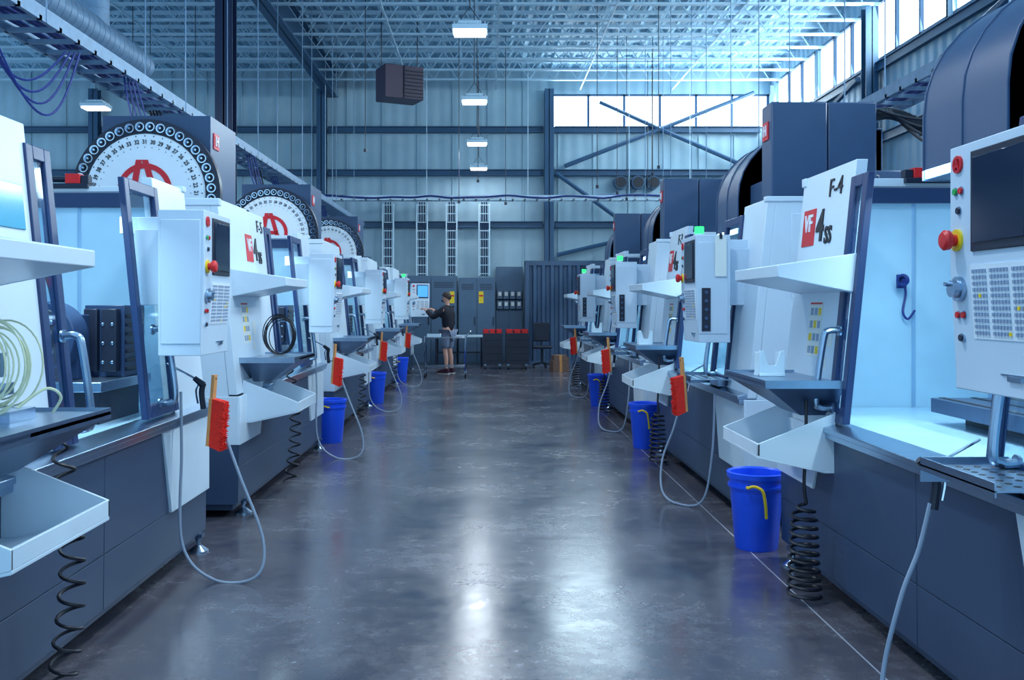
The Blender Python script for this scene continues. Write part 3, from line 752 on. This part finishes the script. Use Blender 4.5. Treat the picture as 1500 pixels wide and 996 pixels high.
for x in(3.45,3.9,4.3):
    m=M(); m.cyl((x,YB-.3,4.68),(x,YB-.05,4.68),.17,None,24,0); m.cyl((x,YB-.31,4.68),(x,YB-.29,4.68),.14,None,24,1)
    beam('wall_vent',m,[BEAM,BLACK],'round dark vent opening in the wall','vent','round wall vents')
for x in(-2.55,-1.68,-.92,-.08):
    m=M(); m.box(x-.15,x-.12,24.5,24.6,2.25,4.1); m.box(x+.12,x+.15,24.5,24.6,2.25,4.1)
    z=2.3
    while z<4.1: m.box(x-.12,x+.12,24.52,24.55,z,z+.02); z+=.22
    for k in range(3): m.cyl((x-.06+.06*k,24.56,2.25),(x-.06+.06*k,24.56,4.15),.02,None,6,1)
    beam('vertical_cable_ladder',m,[PALE,DBEAM],'vertical galvanised cable ladder above the cabinets','cable tray','vertical cable ladders')
def cab(x0,x1,z1,y=24.35,doors=2,z0=0):
    m=M(); m.box(x0,x1,y,24.9,z0,z1)
    e=m.build('electrical_cabinet',CABG,(x0,y,z0),.01); C.objects.link(e); top(e,'tall grey steel electrical cabinet against the wall','cabinet','electrical cabinets')
    w=(x1-x0)/doors
    for k in range(doors):
        d=M(); d.box(x0+k*w+.015,x0+(k+1)*w-.015,y-.02,y-.001,z0+.05,z1-.05,0); d.box(x0+(k+1)*w-.06,x0+(k+1)*w-.04,y-.05,y-.02,z0+(z1-z0)*.45,z0+(z1-z0)*.55,1)
        for j in range(4): d.box(x0+k*w+.08,x0+(k+1)*w-.08,y-.024,y-.02,z1-.3+j*.04,z1-.285+j*.04,1)
        do=d.build('cabinet_door',[CABG,DARK],(x0,y,z0),.004); C.objects.link(do); do.parent=e; do.location=(0,0,0)
cab(-3.6,-2.2,2.3); cab(-2.1,-.78,2.25); cab(-.74,.2,2.2)
for x in(-.90,-.16):
    m=M(); m.box(x-.06,x+.06,24.32,24.325,1.55,1.85,0); m.box(x-.05,x+.05,24.315,24.32,1.72,1.76,1)
    o=m.build('yellow_sign',[YEL,RED]); C.objects.link(o); top(o,'small yellow and red warning notice on a cabinet','sign','yellow notices')
for k in range(4):
    x=.25+k*.165
    for z in(1.4,1.66):
        m=M(); m.box(x,x+.14,24.6,24.9,z,z+.22,0); m.box(x+.03,x+.11,24.59,24.6,z+.08,z+.18,1)
        o=m.build('switch_box',[CABG,LBL],(0,0,0),.004); C.objects.link(o); top(o,'small grey switch box mounted beside the cabinets','switch box','wall switch boxes')
m=M(); m.box(.2,.92,24.7,24.9,0,1.38)
for k in range(2): m.box(.22+k*.35,.54+k*.35,24.68,24.7,.05,1.33)
m.box(.22,.92,24.86,24.92,1.38,2.5)
o=m.build('meter_cabinet',CABG,(0,0,0),.004); C.objects.link(o); top(o,'grey cabinet and backboard carrying switch boxes','cabinet')
CB=mat('container_blue',(66,92,122),.45,0,.12,3)
m=M()
m.box(.95,3.6,24.05,24.6,0,.1); m.box(.95,3.6,24.05,24.6,2.5,2.62); m.box(.95,1.05,24.0,24.6,0,2.62); m.box(3.5,3.6,24.0,24.6,0,2.62)
x=1.05
while x<3.45:
    m.prism([(x,24.12),(x+.07,24.12),(x+.11,24.06),(x+.18,24.06),(x+.22,24.12),(x+.22,24.3),(x,24.3)],'z',.1,2.5); x+=.22
o=m.build('shipping_container',CB); C.objects.link(o); top(o,'grey-blue corrugated steel container against the wall','container')
m=M(); m.box(-5.2,-3.8,24.2,24.6,0,2.6)
for k in range(6): m.box(-5.2+k*.24,-5.12+k*.24,24.16,24.2,.1,2.5)
o=m.build('shipping_container',CB); C.objects.link(o); top(o,'grey-blue corrugated steel container against the wall','container')

m=M(); m.box(-1.3,-.1,23.3,23.95,.72,.76,0)
for x in(-1.25,-.15):
    for y in(23.35,23.9): m.cyl((x,y,0),(x,y,.72),.022,None,8,1)
m.box(-1.25,-.15,23.88,23.92,.3,.34,1)
o=m.build('workbench',[PALE,DARK]); C.objects.link(o); top(o,'light topped workbench with dark steel legs','table')
def pcart(x,y,w):
    m=M(); m.box(x-w/2,x+w/2,y-.25,y+.25,.12,.84,0)
    for k in range(4): m.box(x-w/2-.004,x+w/2+.004,y-.258,y-.25,.2+k*.16,.21+k*.16,1)
    e=m.build('parts_cart',[DARK,BLACK],(x,y,0),.01); C.objects.link(e); top(e,'black rolling parts cart with red bins on top','cart','black parts carts')
    for sx in(-1,1):
        for sy in(-1,1):
            q=M(); q.cyl((x+sx*(w/2-.06)-.015,y+sy*.2,.05),(x+sx*(w/2-.06)+.015,y+sy*.2,.05),.05,None,14,0); q.box(x+sx*(w/2-.06)-.02,x+sx*(w/2-.06)+.02,y+sy*.2-.02,y+sy*.2+.02,.06,.12,1)
            c=q.build('caster',[BLACK,STEEL],(x,y,0)); C.objects.link(c); c.parent=e; c.location=(0,0,0)
    n=3
    for k in range(n):
        q=M(); xa=x-w/2+.01+k*w/n; xb=x-w/2-.01+(k+1)*w/n; q.box(xa,xb,y-.2,y+.2,.842,.862); q.box(xa,xb,y-.2,y-.19,.86,.91); q.box(xa,xb,y+.19,y+.2,.86,.93); q.box(xa,xa+.01,y-.2,y+.2,.86,.91); q.box(xb-.01,xb,y-.2,y+.2,.86,.91)
        c=q.build('parts_bin',RED,(0,0,0)); C.objects.link(c); top(c,'small red plastic parts bin on a black cart','bin','red parts bins')
pcart(.12,22.6,.46); pcart(.70,22.6,.54)
m=M(); cx,cy=1.32,23.0
for k in range(5):
    th=2*math.pi*k/5; m.tube([(cx,cy,.12),(cx+.26*math.cos(th),cy+.26*math.sin(th),.07)],.018,6); m.cyl((cx+.26*math.cos(th)-.015,cy+.26*math.sin(th),.035),(cx+.26*math.cos(th)+.015,cy+.26*math.sin(th),.035),.035,None,12)
m.cyl((cx,cy,.1),(cx,cy,.46),.025)
m.tube(smooth_path([(cx,cy+.1,.45),(cx,cy+.27,.5),(cx,cy+.27,.75)]),.02,6)
e=m.build('office_chair',BLACK,(cx,cy,0)); C.objects.link(e); top(e,'black office chair with mesh back and wheels','chair')
m=M(); m.box(cx-.23,cx+.23,cy-.22,cy+.22,.46,.53); o=m.build('seat',DARK,(cx,cy,0),.03); C.objects.link(o); o.parent=e; o.location=(0,0,0)
m=M(); m.box(cx-.2,cx+.2,cy+.24,cy+.29,.62,1.08); o=m.build('backrest',DARK,(cx,cy,0),.03); C.objects.link(o); o.parent=e; o.location=(0,0,0)
for (x,y,z,w,d,h) in((1.62,21.6,0,.36,.3,.25),(1.62,21.6,.254,.3,.26,.12),(1.70,22.1,0,.3,.3,.3)):
    m=M(); m.box(-w/2,w/2,-d/2,d/2,0,h,0); m.box(-.03,.03,-d/2-.002,d/2+.002,.001,h+.002,1); m.box(-w/2,w/2,-.004,.004,h,h+.003,1)
    o=m.build('cardboard_box',[CARD,WOOD],(0,0,0)); o.location=(x,y,z); o.rotation_euler=(0,0,.2); C.objects.link(o); top(o,'brown taped cardboard box on the floor','box','cardboard boxes')

cx,cy=-.88,20.1
m=M()
for x in(cx-.42,cx+.42):
    for y in(cy-.25,cy+.25): m.cyl((x,y,.12),(x,y,.86),.014,None,8)
for z in(.22,.82):
    for y in(cy-.25,cy+.25): m.cyl((cx-.42,y,z),(cx+.42,y,z),.010,None,6)
    for x in(cx-.42,cx+.42): m.cyl((x,cy-.25,z),(x,cy+.25,z),.010,None,6)
    for k in range(15): m.cyl((cx-.42+k*.058,cy-.25,z),(cx-.42+k*.058,cy+.25,z),.004,None,4)
m.tube(smooth_path([(cx+.42,cy-.25,.82),(cx+.52,cy-.25,.95),(cx+.55,cy,.97),(cx+.52,cy+.25,.95),(cx+.42,cy+.25,.82)]),.012,8)
e=m.build('utility_cart',CHROME,(cx,cy,0)); C.objects.link(e); top(e,'chrome wire utility cart with two shelves beside the person','cart')
for x in(cx-.42,cx+.42):
    for y in(cy-.25,cy+.25):
        q=M(); q.cyl((x-.014,y,.055),(x+.014,y,.055),.055,None,16,0); q.box(x-.02,x+.02,y-.02,y+.02,.06,.125,1)
        c=q.build('caster',[BLACK,STEEL],(cx,cy,0)); C.objects.link(c); c.parent=e; c.location=(0,0,0)
m=M(); m.box(cx-.38,cx-.1,cy-.18,cy+.18,.832,.90); m.box(cx-.36,cx-.12,cy-.16,cy+.16,.90,.904,1)
o=m.build('parts_tray',[PALE,DSTEEL],(0,0,0),.005); C.objects.link(o); top(o,'shallow metal tray of parts on the cart','tray')

# ============================================================ PERSON
def skin(name,verts,edges,root,matr,sub=2):
    me=bpy.data.meshes.new(name); me.from_pydata([v[0] for v in verts],edges,[]); me.materials.append(matr)
    o=bpy.data.objects.new(name,me); C.objects.link(o)
    sm=o.modifiers.new('skin','SKIN'); sm.use_smooth_shade=True
    if len(me.skin_vertices)==0:
        bm=bmesh.new(); bm.from_mesh(me); bm.verts.layers.skin.verify(); bm.to_mesh(me); bm.free()
    d=me.skin_vertices[0].data
    for i,v in enumerate(verts):
        r=v[1]; d[i].radius=(r,r) if not isinstance(r,tuple) else r
        d[i].use_root=(i==root)
    ss=o.modifiers.new('sub','SUBSURF'); ss.levels=sub; ss.render_levels=sub
    return o
V=[];E=[]
def av(p,r,par=None):
    V.append((p,r)); i=len(V)-1
    if par is not None: E.append((par,i))
    return i
HZ=.07
pel=av((0,0,.93),(.12,.15)); sp1=av((0,0,1.1),(.10,.13),pel); ch=av((-.02,0,1.33),(.11,.15),sp1); nk0=av((-.02,0,1.46),(.06,.08),ch); nk=av((-.03,0,1.53),.052,nk0)
h1=av((-.04,0,1.60),(.075,.065),nk); h2=av((-.045,0,1.67),(.095,.078),h1); h3=av((-.03,0,1.735),(.075,.065),h2)
nose=av((-.135,0,1.645),.014,h2); nt_=av((-.155,0,1.632),.010,nose)
for s in(-1,1):
    sh=av((-.02,s*.18,1.41),.06,ch); el=av((-.23,s*.25,1.23),.043,sh); wr=av((-.44,s*.17,1.31+HZ),.028,el); pa=av((-.50,s*.155,1.34+HZ),(.02,.036),wr)
    for k in range(4):
        f0=av((-.545,s*(.155+(k-1.5)*.021),1.355+HZ+.002*k),.0095,pa); L=(.03,.036,.033,.024)[k]
        f1=av((-.545-L,s*(.155+(k-1.5)*.023),1.35+HZ),.0085,f0); f2=av((-.545-L*1.7,s*(.155+(k-1.5)*.024),1.33+HZ),.0075,f1)
    t0=av((-.50,s*.118,1.35+HZ),.011,pa); t1=av((-.53,s*.10,1.35+HZ),.009,t0)
    hp=av((0,s*.09,.88),.088,pel); kn=av((-.02,s*.11,.50),.055,hp); cf=av((.01,s*.115,.36),.055,kn); an=av((.02,s*.12,.11),.036,cf); he=av((.03,s*.12,.06),.036,an); to=av((-.10,s*.13,.045),.034,he)
    av((-.03,s*.085,1.655),.016,h2)
pe=empty('person',(-.86,20.95,0)); pe.rotation_euler=(0,0,-.45); top(pe,'bearded person in black hoodie and shorts reaching forward','person')
body=skin('body',V,E,0,SKIN); body.parent=pe
V=[];E=[]
p0=av((0,0,.90),(.135,.17)); p1=av((0,0,1.1),(.125,.16),p0); p2=av((-.02,0,1.34),(.13,.17),p1); p3=av((-.01,0,1.46),(.085,.10),p2); p4=av((.02,0,1.51),(.065,.075),p3)
for s in(-1,1):
    sh=av((-.02,s*.19,1.41),.085,p2); el=av((-.23,s*.255,1.23),.07,sh); w0=av((-.34,s*.212,1.31),.058,el); w_=av((-.44,s*.172,1.31+HZ),.052,w0)
hd=skin('hoodie',V,E,0,HOOD); hd.parent=pe
V=[];E=[]
p0=av((0,0,.93),(.135,.165))
for s in(-1,1):
    hp=av((0,s*.09,.86),.105,p0); kn=av((-.018,s*.11,.52),.085,hp)
sh_=skin('shorts',V,E,0,SHORT); sh_.parent=pe
N=20; vs=[];fs=[]
for i in range(10):
    for j in range(N):
        th=2*math.pi*j/N
        back=(1+math.cos(th))/2
        ph=(math.pi*(.38+.32*back))*i/9
        vs.append((-.04+.112*math.sin(ph)*math.cos(th),.092*math.sin(ph)*math.sin(th),1.685+.108*math.cos(ph)))
for i in range(9):
    for j in range(N): fs.append((i*N+j,i*N+(j+1)%N,(i+1)*N+(j+1)%N,(i+1)*N+j))
hm=M(); hm.add(vs,fs)
ho=hm.build('hair',HAIR); C.objects.link(ho); ho.parent=pe
hm=M(); hm.lathe([(.0,0),(.045,.01),(.052,.03),(.03,.05),(0,.052)],(-.115,0,1.565),(0,0,1),12)
ho=hm.build('beard',HAIR); C.objects.link(ho); ho.parent=pe
for s in(-1,1):
    q=M(); q.prism([(-.20,.0),(-.21,.03),(-.17,.065),(-.07,.10),(.0,.12),(.08,.12),(.09,.0)],'y',s*.125-.048,s*.125+.048,0); q.box(-.205,.092,s*.125-.05,s*.125+.05,0,.02,1)
    so=q.build('sneaker',[SHOE,LBL],(0,0,0),.018); C.objects.link(so); so.parent=pe
    q=M(); q.lathe([(0,0),(.008,.003),(.009,.008),(0,.012)],(-.128,s*.032,1.665),(-1,0,0),8); eo=q.build('eye',INK); C.objects.link(eo); eo.parent=pe

# ============================================================ WORLD + CAMERA
w=bpy.data.worlds.new('w'); scene.world=w; w.use_nodes=True
bg=w.node_tree.nodes['Background']; bg.inputs[0].default_value=(.38,.69,1,1); bg.inputs[1].default_value=1.38
cam=bpy.data.cameras.new('cam'); cam.lens=33.6; cam.sensor_width=36; cam.shift_x=.024; cam.shift_y=-.034; cam.clip_start=.05
co=bpy.data.objects.new('camera',cam); co.location=(0,0,1.5); co.rotation_euler=(math.pi/2,0,0); C.objects.link(co); scene.camera=co
for k,o,_,_ in PARTS:
    bpy.data.objects.remove(o)
bpy.data.objects.remove(pko)
